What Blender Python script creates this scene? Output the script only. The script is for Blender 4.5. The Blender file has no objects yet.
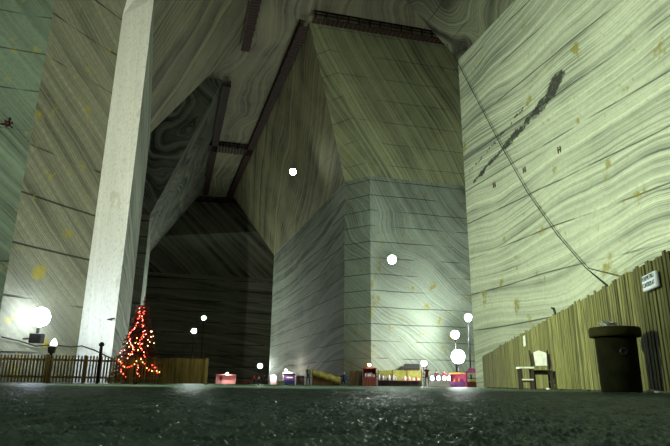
import bpy, bmesh, math, random
from mathutils import Vector, Matrix, noise as mnoise
random.seed(7)
scene = bpy.context.scene
COL = scene.collection
PI = math.pi

# ------------------------------------------------------------------ camera
FPX, W, H = 560.0, 670, 446
CAM = Vector((0, 0, 0.064))
PITCH, ROLL = math.radians(16.12), math.radians(0.66)
R3 = Matrix.Rotation(math.radians(90) + PITCH, 3, 'X') @ Matrix.Rotation(ROLL, 3, 'Z')
cd = bpy.data.cameras.new('camera')
cam = bpy.data.objects.new('camera', cd)
COL.objects.link(cam)
cam.matrix_world = Matrix.Translation(CAM) @ R3.to_4x4()
cd.sensor_width = 36.0
cd.lens = FPX * 36.0 / W
cd.clip_end = 600
cd.clip_start = 0.02
scene.camera = cam


def ray(px, py):
    return (R3 @ Vector(((px - W / 2) / FPX, -(py - H / 2) / FPX, -1.0))).normalized()


def on_z(px, py, z):
    r = ray(px, py)
    return CAM + r * ((z - CAM.z) / r.z)


def on_plane(px, py, p0, n):
    r = ray(px, py)
    return CAM + r * ((p0 - CAM).dot(n) / r.dot(n))


def at(px, d, z=0.0):
    """point at depth Y=d and height z that stands in column px"""
    a = R3.transposed()
    k = (px - W / 2) / FPX
    q = Vector((0, d, z)) - CAM
    r0, r2 = a[0], a[2]
    num = -(r0.dot(q) + k * r2.dot(q))
    den = r0.x + k * r2.x
    return Vector((num / den, d, z))


# ------------------------------------------------------------------ node helpers
class NT:
    def __init__(self, name):
        self.m = bpy.data.materials.new(name)
        self.m.use_nodes = True
        self.t = self.m.node_tree
        self.t.nodes.clear()
        self.out = self.t.nodes.new('ShaderNodeOutputMaterial')

    def n(self, typ, **kw):
        nd = self.t.nodes.new(typ)
        for k, v in kw.items():
            setattr(nd, k, v)
        return nd

    def l(self, a, b):
        self.t.links.new(a, b)

    def set(self, sock, v):
        if hasattr(v, 'links'):
            self.l(v, sock)
        else:
            sock.default_value = v

    def math(self, op, a, b=0.0, c=0.0, clamp=False):
        nd = self.n('ShaderNodeMath', operation=op, use_clamp=clamp)
        self.set(nd.inputs[0], a)
        self.set(nd.inputs[1], b)
        self.set(nd.inputs[2], c)
        return nd.outputs[0]

    def vmath(self, op, a, b=(0, 0, 0), scale=None):
        nd = self.n('ShaderNodeVectorMath', operation=op)
        self.set(nd.inputs[0], a)
        self.set(nd.inputs[1], b)
        if scale is not None:
            self.set(nd.inputs['Scale'], scale)
        return nd.outputs['Value'] if op in ('DOT_PRODUCT', 'LENGTH', 'DISTANCE') else nd.outputs[0]

    def noise(self, vec=None, scale=1.0, detail=3.0, rough=0.5, w=None, color=False):
        nd = self.n('ShaderNodeTexNoise')
        if w is not None:
            nd.noise_dimensions = '1D'
            self.set(nd.inputs['W'], w)
        else:
            self.set(nd.inputs['Vector'], vec)
        nd.inputs['Scale'].default_value = scale
        nd.inputs['Detail'].default_value = detail
        nd.inputs['Roughness'].default_value = rough
        return nd.outputs['Color'] if color else nd.outputs[0]

    def mrange(self, v, a, b, c=0.0, d=1.0, smooth=True):
        nd = self.n('ShaderNodeMapRange', interpolation_type='SMOOTHSTEP' if smooth else 'LINEAR')
        self.set(nd.inputs[0], v)
        for i, q in enumerate((a, b, c, d)):
            nd.inputs[1 + i].default_value = q
        return nd.outputs[0]

    def mix(self, f, a, b):
        nd = self.n('ShaderNodeMix', data_type='RGBA')
        self.set(nd.inputs[0], f)
        self.set(nd.inputs[6], a if hasattr(a, 'links') else (*a, 1))
        self.set(nd.inputs[7], b if hasattr(b, 'links') else (*b, 1))
        return nd.outputs[2]

    def bsdf(self, color, rough=0.8, spec=0.3, metal=0.0, bump=None, bump_s=0.3, bump_d=0.05):
        b = self.n('ShaderNodeBsdfPrincipled')
        self.set(b.inputs['Base Color'], color if hasattr(color, 'links') else (*color, 1))
        self.set(b.inputs['Roughness'], rough)
        b.inputs['Specular IOR Level'].default_value = spec
        b.inputs['Metallic'].default_value = metal
        if bump is not None:
            bn = self.n('ShaderNodeBump')
            bn.inputs['Strength'].default_value = bump_s
            bn.inputs['Distance'].default_value = bump_d
            self.l(bump, bn.inputs['Height'])
            self.l(bn.outputs[0], b.inputs['Normal'])
        self.l(b.outputs[0], self.out.inputs[0])
        return self.m


def salt(name, n, light=(.50, .53, .44), dark=(.10, .11, .085), k1=.55, k2=2.6, amp=7.0, contrast=1.0,
         joints=.7, stains=.6, seed=0.0, saw=0.0, pattern_vec=None, fold=.035, joint_h=2.25, marks=None, jw=1.0):
    """banded rock salt: strata cut by the wall, sawing joints, ochre rust stains"""
    t = NT(name)
    pos = t.n('ShaderNodeNewGeometry').outputs['Position']
    p = t.vmath('ADD', pos, (seed * 13.1, seed * 7.7, seed * 3.3))
    big = t.noise(p, fold, 2.0, .5, color=True)
    off = t.vmath('SCALE', t.vmath('SUBTRACT', big, (.5, .5, .5)), scale=amp * 2)
    sm = t.noise(p, .35, 3.0, .6, color=True)
    off2 = t.vmath('SCALE', t.vmath('SUBTRACT', sm, (.5, .5, .5)), scale=amp * .07)
    pd = t.vmath('ADD', t.vmath('ADD', p, off), off2)
    s = t.vmath('DOT_PRODUCT', pd, tuple(n))
    b1 = t.noise(w=s, scale=k1, detail=3.0, rough=.65)
    b2 = t.noise(w=s, scale=k2, detail=4.0, rough=.7)
    f1 = t.mrange(b1, .36, .68)
    f2 = t.mrange(b2, .34, .62)
    b3 = t.noise(w=s, scale=k2 * 1.7, detail=2.0, rough=.6)
    f3 = t.mrange(t.math('ABSOLUTE', t.math('SUBTRACT', b3, .5)), .0, .05, 1.0, 0.0)
    f3 = t.math('MULTIPLY', f3, t.mrange(t.noise(p, .25, 3.0, .6), .35, .6))
    f = t.math('ADD', t.math('ADD', t.math('MULTIPLY', f1, .38), t.math('MULTIPLY', f2, .42)), t.math('MULTIPLY', f3, .4))
    f = t.math('MULTIPLY', f, contrast, clamp=True)
    # cloudy variation
    cl = t.mrange(t.noise(p, .16, 4.0, .6), .3, .7)
    f = t.math('MULTIPLY', f, t.math('ADD', .55, t.math('MULTIPLY', cl, .6)), clamp=True)
    col = t.mix(f, light, dark)
    # fine grain
    gr = t.noise(p, 5.0, 4.0, .7)
    col = t.mix(t.math('MULTIPLY', t.mrange(gr, .45, .75), .45), col, tuple(c * .45 for c in light))
    if saw > 0:
        sc = t.n('ShaderNodeTexWave', wave_type='BANDS', bands_direction='DIAGONAL')
        t.l(t.vmath('MULTIPLY', p, (1.0, 1.0, -1.0)), sc.inputs[0])
        sc.inputs['Scale'].default_value = .9
        sc.inputs['Distortion'].default_value = 1.5
        col = t.mix(t.math('MULTIPLY', t.math('MULTIPLY', sc.outputs['Fac'], cl), saw), col, tuple(c * .5 for c in light))
    jm = None
    if joints > 0:
        z = t.n('ShaderNodeSeparateXYZ')
        t.l(pos, z.inputs[0])
        wob = t.math('MULTIPLY', t.math('SUBTRACT', t.noise(p, .12, 2.0, .5), .5), .18)
        zz = t.math('ADD', t.math('DIVIDE', z.outputs[2], joint_h), wob)
        fr = t.math('ABSOLUTE', t.math('SUBTRACT', t.math('FRACT', zz), .5))
        ln = t.mrange(fr, .008 * jw, .022 * jw, 1.0, 0.0)
        gate = t.mrange(t.noise(p, .22, 2.0, .6), .36, .5)
        jm = t.math('MULTIPLY', t.math('MULTIPLY', ln, gate), joints)
        col = t.mix(jm, col, tuple(c * .22 for c in dark))
    if stains > 0:
        st = t.noise(t.vmath('MULTIPLY', p, (1.0, 1.0, .8)), 1.05, 3.5, .62)
        sm_ = t.math('MULTIPLY', t.mrange(st, .60, .70), stains)
        col = t.mix(sm_, col, (.24, .21, .022))
    if marks:
        # dark broken vein: distance to a chain of segments in the wall
        best = None
        wobv = t.vmath('SCALE', t.vmath('SUBTRACT', t.noise(p, 1.3, 4.0, .7, color=True), (.5, .5, .5)), scale=1.0)
        pw = t.vmath('ADD', pos, wobv)
        for a, b, r in marks:
            ab = b - a
            pa = t.vmath('SUBTRACT', pw, tuple(a))
            h = t.math('DIVIDE', t.vmath('DOT_PRODUCT', pa, tuple(ab)), ab.length_squared, clamp=True)
            hv = t.vmath('SCALE', tuple(ab), scale=h)
            dd = t.math('DIVIDE', t.vmath('LENGTH', t.vmath('SUBTRACT', pa, hv)), r)
            best = dd if best is None else t.math('MINIMUM', best, dd)
        mm = t.mrange(best, .75, 1.15, 1.0, 0.0)
        mm = t.math('MULTIPLY', mm, t.mrange(t.noise(p, 3.0, 3.0, .7), .30, .5, .55, .95))
        col = t.mix(mm, col, (.03, .032, .03))
    hgt = t.math('ADD', t.math('MULTIPLY', gr, .5), t.math('MULTIPLY', b2, .5))
    if jm is not None:
        hgt = t.math('SUBTRACT', hgt, t.math('MULTIPLY', jm, 1.0))
    return t.bsdf(col, .75, .35, bump=hgt, bump_s=.6, bump_d=.12)


def plain(name, color, rough=.7, spec=.3, metal=0.0, var=.35, scale=6.0, streak=None):
    t = NT(name)
    tc = t.n('ShaderNodeTexCoord').outputs['Object']
    v = t.vmath('MULTIPLY', tc, streak) if streak else tc
    nz = t.noise(v, scale, 4.0, .65)
    col = t.mix(t.mrange(nz, .3, .7), tuple(c * (1 - var) for c in color), tuple(min(1, c * (1 + var * .5)) for c in color))
    return t.bsdf(col, rough, spec, metal, bump=nz, bump_s=.2, bump_d=.01)


def wood(name, color, axis='Z', var=.6, scale=9.0):
    st = {'Z': (1, 1, .06), 'X': (.06, 1, 1), 'Y': (1, .06, 1)}[axis]
    return plain(name, color, .7, .25, 0, var, scale, st)


def slatwood(name, c1, c2, c3):
    """weathered fence boards: each board its own tone (random per island)"""
    t = NT(name)
    geo = t.n('ShaderNodeNewGeometry')
    rnd = geo.outputs['Random Per Island']
    tc = t.n('ShaderNodeTexCoord').outputs['Object']
    g = t.noise(t.vmath('MULTIPLY', tc, (1, 1, .07)), 16.0, 4.0, .65)
    col = t.mix(rnd, c1, c2)
    col = t.mix(t.mrange(g, .35, .7), col, c3)
    col = t.mix(t.mrange(t.math('FRACT', t.math('MULTIPLY', rnd, 7.31)), .8, 1.0, 0, .6), col, tuple(c * .25 for c in c3))
    return t.bsdf(col, .75, .25, bump=g, bump_s=.4, bump_d=.01)


def emit(name, color, strength):
    t = NT(name)
    e = t.n('ShaderNodeEmission')
    e.inputs[0].default_value = (*color, 1)
    e.inputs[1].default_value = strength
    t.l(e.outputs[0], t.out.inputs[0])
    return t.m


# ------------------------------------------------------------------ mesh helpers
class MB:
    def __init__(self):
        self.v, self.f, self.mi = [], [], []
        self.smooth = []
        self.cur = 0

    def add(self, vs, fs, M=None, smooth=False):
        o = len(self.v)
        self.v += [(M @ Vector(q)) if M is not None else Vector(q) for q in vs]
        for q in fs:
            self.f.append([o + i for i in q])
            self.mi.append(self.cur)
            self.smooth.append(smooth)
        return self

    def box(self, lo, hi, M=None):
        x0, y0, z0 = lo
        x1, y1, z1 = hi
        vs = [(x0, y0, z0), (x1, y0, z0), (x1, y1, z0), (x0, y1, z0), (x0, y0, z1), (x1, y0, z1), (x1, y1, z1), (x0, y1, z1)]
        return self.add(vs, [(0, 3, 2, 1), (4, 5, 6, 7), (0, 1, 5, 4), (1, 2, 6, 5), (2, 3, 7, 6), (3, 0, 4, 7)], M)

    def bbox(self, lo, hi, b=.01, M=None):
        """box with bevelled edges"""
        bm = bmesh.new()
        bmesh.ops.create_cube(bm, size=1.0)
        for v in bm.verts:
            v.co = Vector([lo[i] + (v.co[i] + .5) * (hi[i] - lo[i]) for i in range(3)])
        bmesh.ops.bevel(bm, geom=list(bm.edges), offset=b, segments=2, affect='EDGES', profile=.5)
        bm.verts.index_update()
        self.add([v.co.copy() for v in bm.verts], [[v.index for v in f.verts] for f in bm.faces], M)
        bm.free()
        return self

    def bar(self, a, b, w, h=None):
        a, b = Vector(a), Vector(b)
        h = h or w
        d = (b - a)
        L = d.length
        q = d.to_track_quat('Z', 'Y').to_matrix().to_4x4()
        return self.box((-w / 2, -h / 2, 0), (w / 2, h / 2, L), Matrix.Translation(a) @ q)

    def tube(self, pts, rad, seg=8, cap=True, M=None):
        pts = [Vector(p) for p in pts]
        n = len(pts)
        rs = rad if isinstance(rad, (list, tuple)) else [rad] * n
        vs, fs = [], []
        up = None
        for i, p in enumerate(pts):
            d = (pts[min(i + 1, n - 1)] - pts[max(i - 1, 0)]).normalized()
            if up is None:
                up = d.orthogonal().normalized()
            up = (up - d * up.dot(d)).normalized()
            sd = d.cross(up)
            for k in range(seg):
                a = 2 * PI * k / seg
                vs.append(p + (up * math.cos(a) + sd * math.sin(a)) * rs[i])
        for i in range(n - 1):
            for k in range(seg):
                a, b = i * seg + k, i * seg + (k + 1) % seg
                fs.append((a, b, b + seg, a + seg))
        if cap:
            fs.append(tuple(range(seg))[::-1])
            fs.append(tuple(range((n - 1) * seg, n * seg)))
        return self.add(vs, fs, M, True)

    def lathe(self, prof, seg=24, M=None, smooth=True):
        vs, fs = [], []
        n = len(prof)
        for (r, z) in prof:
            for k in range(seg):
                a = 2 * PI * k / seg
                vs.append((r * math.cos(a), r * math.sin(a), z))
        for i in range(n - 1):
            for k in range(seg):
                a, b = i * seg + k, i * seg + (k + 1) % seg
                fs.append((a, b, b + seg, a + seg))
        fs.append(tuple(range(seg))[::-1])
        fs.append(tuple(range((n - 1) * seg, n * seg)))
        return self.add(vs, fs, M, smooth)

    def ball(self, c, r, seg=12, rings=8, sc=(1, 1, 1)):
        vs, fs = [], []
        c = Vector(c)
        for i in range(rings + 1):
            th = PI * i / rings
            for k in range(seg):
                a = 2 * PI * k / seg
                vs.append(c + Vector((r * sc[0] * math.sin(th) * math.cos(a), r * sc[1] * math.sin(th) * math.sin(a), r * sc[2] * math.cos(th))))
        for i in range(rings):
            for k in range(seg):
                a, b = i * seg + k, i * seg + (k + 1) % seg
                fs.append((a + seg, b + seg, b, a))
        return self.add(vs, fs, None, True)

    def prism(self, poly, d0, d1, M=None):
        """polygon in XZ extruded along Y"""
        n = len(poly)
        vs = [(x, d0, z) for x, z in poly] + [(x, d1, z) for x, z in poly]
        fs = [tuple(range(n)), tuple(range(n, 2 * n))[::-1]]
        for i in range(n):
            j = (i + 1) % n
            fs.append((i, i + n, j + n, j))
        return self.add(vs, fs, M)

    def build(self, name, mats, parent=None, M=None):
        me = bpy.data.meshes.new(name)
        me.from_pydata(self.v, [], self.f)
        mats = mats if isinstance(mats, (list, tuple)) else [mats]
        for m in mats:
            me.materials.append(m)
        for p, i, s in zip(me.polygons, self.mi, self.smooth):
            p.material_index = i
            p.use_smooth = s
        bm = bmesh.new()
        bm.from_mesh(me)
        bmesh.ops.remove_doubles(bm, verts=bm.verts, dist=1e-5)
        bmesh.ops.recalc_face_normals(bm, faces=bm.faces)
        bm.to_mesh(me)
        bm.free()
        o = bpy.data.objects.new(name, me)
        COL.objects.link(o)
        if parent is not None:
            o.parent = parent
        if M is not None:
            o.matrix_local = M
        return o


def tag(o, label, cat, group=None):
    o['label'] = label
    o['category'] = cat
    if group:
        o['group'] = group
    return o


def thing(name, label, cat, loc=(0, 0, 0), rz=0.0, group=None):
    o = bpy.data.objects.new(name, None)
    o.empty_display_size = .2
    COL.objects.link(o)
    o.location = loc
    o.rotation_euler = (0, 0, rz)
    return tag(o, label, cat, group)


def structure(o):
    o['kind'] = 'structure'
    return o


# ------------------------------------------------------------------ the mine: key points
Z1, Z2 = 22.3, 38.0                       # top of the upright walls, ceiling
B1 = on_z(345, 182, Z1); B2 = on_z(370, 176, Z1)
BF = on_z(274, 255, Z1)
e1 = (BF - B1); e1.z = 0; e1.normalize()  # along the main gallery, away from us
e2 = Vector((e1.y, -e1.x, 0))             # across it, to the right
B1t = on_z(309, 21, Z2); B2t = on_z(319, 17, Z2)
BFt = on_z(232, 195, Z2)
BRt = on_z(425, 35, Z2)
bdir = (BRt - B2t).normalized()
P1 = on_z(154, -2, Z1); P0 = on_z(125, -2, 23.6); P2 = on_z(150.5, 133, Z1); P2t = on_z(241, 44, Z2)
D0 = on_z(458, 60, Z1)
C1 = on_z(150, 252, Z1); C1t = on_z(203, 191, Z2); C0t = on_z(223, 80, Z2)
FW0 = on_z(148, 272, Z1); FW1 = on_z(272, 279, Z1)
FW0t = on_z(192, 198, Z2); FW1t = on_z(236, 200, Z2)


def flat(v, z):
    return Vector((v.x, v.y, z))


def loft(name, foot, top, mats_low, mats_up, z1=Z1):
    """a rock pillar: upright foot, flaring walls above up to the roof.  foot/top: matching XY rings"""
    n = len(foot)
    b = MB()
    ml = []
    for m in mats_low + mats_up:
        if m not in ml:
            ml.append(m)
    for i in range(n):
        j = (i + 1) % n
        b.cur = ml.index(mats_low[i])
        b.add([flat(foot[i], -.3), flat(foot[j], -.3), flat(foot[j], z1), flat(foot[i], z1)], [(0, 1, 2, 3)])
        b.cur = ml.index(mats_up[i])
        b.add([flat(foot[i], z1), flat(foot[j], z1), flat(top[j], Z2 + .05), flat(top[i], Z2 + .05)], [(0, 1, 2, 3)])
    return structure(b.build(name, ml))


def strata(p0, n, a, b):
    """normal of the bedding planes so that a stratum runs through pixels a and b on this wall"""
    t = on_plane(*b, p0, n) - on_plane(*a, p0, n)
    return t.cross(n).normalized()


nBR = Vector((bdir.y, -bdir.x, 0))
nB_front_up = (B2t - B2).cross(bdir).normalized()
nBL_up = (B1t - B1).cross(e1).normalized()
nRW = -e2
nA_up = (P2t - P2).cross((P2 - P1)).normalized()
vL = (P0 - P1); vL.z = 0; vL.normalize()
eW = Vector((math.sin(math.radians(27)), math.cos(math.radians(27)), 0))
nLW = Vector((eW.y, -eW.x, 0))

# ---- materials of the walls
M_RW = salt('salt_right', strata(D0, nRW, (480, 140), (600, 40)), light=(.60, .64, .50), dark=(.10, .12, .10), k1=.5, k2=3.0,
            amp=4.5, contrast=.95, joints=.75, stains=.8, seed=1.0, fold=.05,
            marks=[(on_plane(474, 181, D0, nRW), on_plane(505, 146, D0, nRW), .15), (on_plane(505, 146, D0, nRW), on_plane(537, 112, D0, nRW), .24),
                   (on_plane(537, 112, D0, nRW), on_plane(549, 95, D0, nRW), .32), (on_plane(549, 95, D0, nRW), on_plane(559, 77, D0, nRW), .42),
                   (on_plane(470, 172, D0, nRW), on_plane(523, 108, D0, nRW), .08)])
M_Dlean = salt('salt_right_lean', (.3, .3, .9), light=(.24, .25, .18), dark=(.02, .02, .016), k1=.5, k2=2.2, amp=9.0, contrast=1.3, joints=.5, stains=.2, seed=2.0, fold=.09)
M_Blow = salt('salt_center_front', strata(B2, nBR, (385, 200), (440, 265)), light=(.36, .425, .33), dark=(.07, .085, .065), k1=.7, k2=5.0, amp=8.0,
              contrast=1.0, joints=.75, stains=.8, seed=3.3, jw=1.7, joint_h=1.75, fold=.045)
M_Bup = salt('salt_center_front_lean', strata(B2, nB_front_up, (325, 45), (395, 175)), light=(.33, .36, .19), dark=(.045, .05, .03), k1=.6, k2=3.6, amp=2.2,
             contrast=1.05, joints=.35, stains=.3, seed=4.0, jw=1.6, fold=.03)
M_BLlow = salt('salt_center_side', Vector((.1, .1, 1)).normalized(), light=(.33, .365, .29), dark=(.075, .085, .065), k1=.35, k2=1.4, amp=3.0,
               contrast=1.0, joints=.8, stains=.6, seed=5.0, jw=2.2, joint_h=1.75)
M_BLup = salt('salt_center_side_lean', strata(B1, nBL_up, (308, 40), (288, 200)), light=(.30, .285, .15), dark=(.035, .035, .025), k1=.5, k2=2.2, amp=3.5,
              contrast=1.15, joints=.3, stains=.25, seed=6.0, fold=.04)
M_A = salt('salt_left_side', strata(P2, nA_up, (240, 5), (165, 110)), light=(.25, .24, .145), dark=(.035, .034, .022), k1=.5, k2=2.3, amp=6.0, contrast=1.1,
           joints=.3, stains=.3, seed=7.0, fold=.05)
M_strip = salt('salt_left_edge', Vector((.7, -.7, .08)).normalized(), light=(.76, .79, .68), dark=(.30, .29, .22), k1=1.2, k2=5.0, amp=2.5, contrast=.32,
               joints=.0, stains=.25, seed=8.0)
M_LW = salt('salt_left', strata(P0, nLW, (62, 20), (112, 110)), light=(.225, .235, .155), dark=(.04, .042, .03), k1=.5, k2=3.2, amp=3.0, contrast=.9,
            joints=.85, stains=.9, seed=9.0, jw=1.3, saw=.35, joint_h=2.6)
M_LL = salt('salt_far_left', strata(P0, Vector((.3, -.95, 0)), (5, 30), (60, 90)), light=(.12, .175, .115), dark=(.03, .04, .028), k1=.4, k2=1.6, amp=4.0, contrast=.9,
            joints=.7, stains=.4, seed=10.0)
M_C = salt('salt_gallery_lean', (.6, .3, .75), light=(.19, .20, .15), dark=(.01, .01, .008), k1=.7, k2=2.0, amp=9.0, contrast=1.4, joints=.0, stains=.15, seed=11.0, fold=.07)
M_far = salt('salt_back', (.12, .05, 1.0), light=(.26, .27, .20), dark=(.05, .05, .035), k1=.3, k2=1.2, amp=3.0, contrast=1.0, joints=.7, stains=.15, seed=12.0, jw=3.5)
M_farup = salt('salt_back_lean', (.75, -.1, .65), light=(.26, .27, .20), dark=(.05, .05, .035), k1=.3, k2=1.2, amp=2.0, contrast=1.1, joints=.1, stains=.1, seed=13.0)
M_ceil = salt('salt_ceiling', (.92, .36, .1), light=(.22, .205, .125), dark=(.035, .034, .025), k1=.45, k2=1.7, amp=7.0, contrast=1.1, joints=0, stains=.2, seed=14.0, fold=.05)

# ---- pillar in the centre
B3 = B2 + bdir * 60
BF2 = BF + e2 * 60
loft('wall_center', [B1, B2, B3, BF2, BF], [B1t, B2t, B2t + bdir * 66, BF2 + e1 * 10, BFt],
     [M_Blow, M_Blow, M_far, M_far, M_BLlow], [M_Bup, M_Bup, M_far, M_far, M_BLup])
# ---- pillar on the left (bright upright edge) with its recessed front
den = eW
Lq = on_plane(55, 0, P0, nLW)
LQ = flat(Lq, 0)
LLe = LQ - e2 * 34
A_top = [LLe - e1 * 3, LQ - e1 * 3 + e2 * 2, P0 - e1 * 2 + e2 * 2, P1 + e2 * 7.3 - e1 * 4, P2t, P2 - e2 * 40 + e1 * 9]
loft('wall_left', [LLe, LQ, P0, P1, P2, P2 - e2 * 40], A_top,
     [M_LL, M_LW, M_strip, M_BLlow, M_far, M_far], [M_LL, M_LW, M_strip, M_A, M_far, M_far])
# ---- next pillar along the gallery on the left
C0 = flat(C1, 0) + e1 * -(C1.y - 74) / e1.y
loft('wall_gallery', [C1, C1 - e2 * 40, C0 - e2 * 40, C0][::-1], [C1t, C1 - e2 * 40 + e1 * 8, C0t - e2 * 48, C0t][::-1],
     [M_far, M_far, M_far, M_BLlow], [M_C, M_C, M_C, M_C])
# ---- the right hand pillar
DY = (D0.y + 22) / e1.y
D1 = D0 - e1 * DY
dt = -e2 * (.47 * (Z2 - Z1))
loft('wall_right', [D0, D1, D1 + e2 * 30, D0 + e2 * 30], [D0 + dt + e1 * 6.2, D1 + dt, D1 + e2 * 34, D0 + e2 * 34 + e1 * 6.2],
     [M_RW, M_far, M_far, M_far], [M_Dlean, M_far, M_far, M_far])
# ---- end wall of the gallery
fdir = (FW1 - FW0).normalized()
fb = MB()
ft = (FW1t - FW0t).normalized()
a0, a1 = FW0 - fdir * 60, FW1 + fdir * 80
c0, c1 = FW0t - ft * 60, FW1t + ft * 80
bk = Vector((0, 12, 0))
fb.add([flat(a0, -.3), flat(a1, -.3), flat(a1, Z1), flat(a0, Z1)], [(0, 1, 2, 3)])
fb.add([flat(a0 + bk, -.3), flat(a1 + bk, -.3), flat(c1 + bk, Z2), flat(c0 + bk, Z2)], [(3, 2, 1, 0)])
fb.cur = 1
fb.add([flat(a0, Z1), flat(a1, Z1), flat(c1, Z2), flat(c0, Z2)], [(0, 1, 2, 3)])
structure(fb.build('wall_back', [M_far, M_farup]))
# ---- wall behind the viewer
wb = MB()
wb.box((-70, -32, -.3), (40, -26, Z2 + .05))
structure(wb.build('wall_front', M_far))
# ---- roof and floor
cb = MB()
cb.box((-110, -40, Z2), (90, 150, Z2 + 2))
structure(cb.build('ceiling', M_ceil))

t = NT('trodden_salt_floor')
pos = t.n('ShaderNodeNewGeometry').outputs['Position']
n1 = t.noise(pos, 90.0, 3.0, .6)
n2 = t.noise(pos, 11.0, 5.0, .65)
n3 = t.noise(pos, .5, 4.0, .6)
vor = t.n('ShaderNodeTexVoronoi')
vor.inputs['Scale'].default_value = 55.0
t.l(pos, vor.inputs['Vector'])
colf = t.mix(t.mrange(n2, .3, .7), (.05, .085, .06), (.15, .22, .165))
colf = t.mix(t.mrange(n3, .35, .7, 0, .5), colf, (.02, .027, .02))
colf = t.mix(t.mrange(t.noise(pos, 140.0, 2.0, .5), .62, .75, 0, .5), colf, (.16, .19, .16))
hf = t.math('ADD', t.math('ADD', t.math('MULTIPLY', n1, .35), t.math('MULTIPLY', n2, 1.4)), t.math('MULTIPLY', vor.outputs['Distance'], -.3))
bn = t.n('ShaderNodeBump'); bn.inputs['Strength'].default_value = .9; bn.inputs['Distance'].default_value = .012
t.l(hf, bn.inputs['Height'])
df = t.n('ShaderNodeBsdfDiffuse'); t.l(colf, df.inputs['Color']); t.l(bn.outputs[0], df.inputs['Normal'])
gl_ = t.n('ShaderNodeBsdfGlossy'); gl_.inputs['Roughness'].default_value = .26; t.l(bn.outputs[0], gl_.inputs['Normal'])
mx = t.n('ShaderNodeMixShader'); mx.inputs[0].default_value = .11
t.l(df.outputs[0], mx.inputs[1]); t.l(gl_.outputs[0], mx.inputs[2]); t.l(mx.outputs[0], t.out.inputs[0])
M_floor = t.m
fl = MB()
# trodden, crumbly surface: real relief, finest where the eye is closest to it
NX_, rows = 600, []
yv = .55
while yv < 26:
    rows.append(yv)
    yv *= 1.0052
for j, y in enumerate(rows):
    hw = .3 + y * .78
    edge = min(1, (len(rows) - 1 - j) / 30)
    for i in range(NX_ + 1):
        x = -hw + 2 * hw * i / NX_
        ed = edge * min(1, i / 12, (NX_ - i) / 12, j / 6 + .0)
        q = Vector((x, y, 0))
        cell = 2 * hw / NX_
        hz = .006 * mnoise.noise(q * 13) + .0035 * mnoise.noise(q * 41) * min(1, .014 / cell)
        if cell < .02:
            hz += .0075 * max(0, mnoise.noise(q * 120) - .02) * min(1, .005 / cell)
        hz += .010 * mnoise.noise(q * 1.6) * min(1, y / 3)
        fl.v.append(Vector((x, y, .0 + ed * (hz + .004))))
for j in range(len(rows) - 1):
    for i in range(NX_):
        a = j * (NX_ + 1) + i
        fl.f.append([a, a + 1, a + NX_ + 2, a + NX_ + 1]); fl.mi.append(0); fl.smooth.append(True)
fl.box((-110, -40, -.5), (90, 150, -.004))
structure(fl.build('floor', M_floor))

# ------------------------------------------------------------------ common materials
M_black = plain('black_steel', (.02, .02, .02), .5, .4, .3)
M_dark = plain('dark_paint', (.035, .033, .03), .6)
M_grey = plain('grey_steel', (.25, .26, .26), .45, .5, .6)
M_rustwood = wood('red_brown_timber', (.026, .008, .005), 'Z')
M_fence = slatwood('olive_fence_boards', (.12, .12, .036), (.22, .21, .075), (.055, .055, .016))
M_fence_rail = wood('fence_rail_wood', (.17, .14, .05), 'X')
M_picket = slatwood('ochre_pickets', (.30, .20, .055), (.42, .29, .10), (.17, .105, .028))
M_white = plain('white_paint', (.78, .79, .80), .5, .4, 0, .1)
M_pale = plain('pale_worn_board', (.62, .63, .58), .6, .3, 0, .25)

# ------------------------------------------------------------------ ceiling catwalks
def catwalk(label, a, b, inward, w=1.0, drop=.9):
    a, b = Vector(a), Vector(b)
    L = (b - a).length
    root = thing('ceiling_catwalk', label, 'catwalk', (a.x, a.y, Z2 - drop), math.atan2((b - a).y, (b - a).x), 'timber catwalks along the roof edge')
    q = 1 if Vector((-(b - a).y, (b - a).x, 0)).dot(inward) > 0 else -1
    y0, y1 = (0, w) if q > 0 else (-w, 0)
    d = MB()
    k = 0.0
    while k < L - .05:
        d.box((k, y0, 0), (min(k + .42, L), y1, .08))
        k += .5
    d.build('deck', M_rustwood, root)
    yo = y1 if q > 0 else y0
    for z in (.42, .78):
        MB().box((0, yo - .05, z), (L, yo + .05, z + .09)).build('rail', M_rustwood, root)
    hb = MB()
    hb.box((0, yo - .06, drop - .12), (L, yo + .06, drop - .02))
    k = .2
    while k < L:
        hb.box((k - .06, yo - .06, 0), (k + .06, yo + .06, drop - .02))
        k += 1.2
    hb.build('hanger_frame', M_rustwood, root)
    return root


catwalk('long dark reddish catwalk along the roof edge left of the central pillar', flat(B1t, 0), flat(BFt, 0), -e2)
catwalk('dark reddish catwalk across the top of the central pillar front', flat(B2t, 0) - bdir * .8, flat(B2t, 0) + bdir * 19, -e1)
A1t = P1 + e2 * 7.3 - e1 * 4
catwalk('reddish catwalk at the roof edge above the bright left pillar', flat(A1t, 0), flat(P2t, 0), e2)
catwalk('reddish catwalk along the roof edge of the pillar deeper in the gallery', flat(C0t, 0), flat(C1t, 0), e2)
K0, K1 = on_z(206, 146, Z2), on_z(252, 151, Z2)
catwalk('short dark catwalk bridging the narrow gallery roof', flat(K0, 0), flat(K1, 0), -e1, 2.4)
catwalk('farthest dark catwalk along the top of the end wall', flat(FW0t, 0) - ft * 3, flat(FW1t, 0) + ft * 1, Vector((0, -1, 0)), 1.5)

# ------------------------------------------------------------------ lamps
GREENW = (.86, 1.0, .88)


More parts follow.
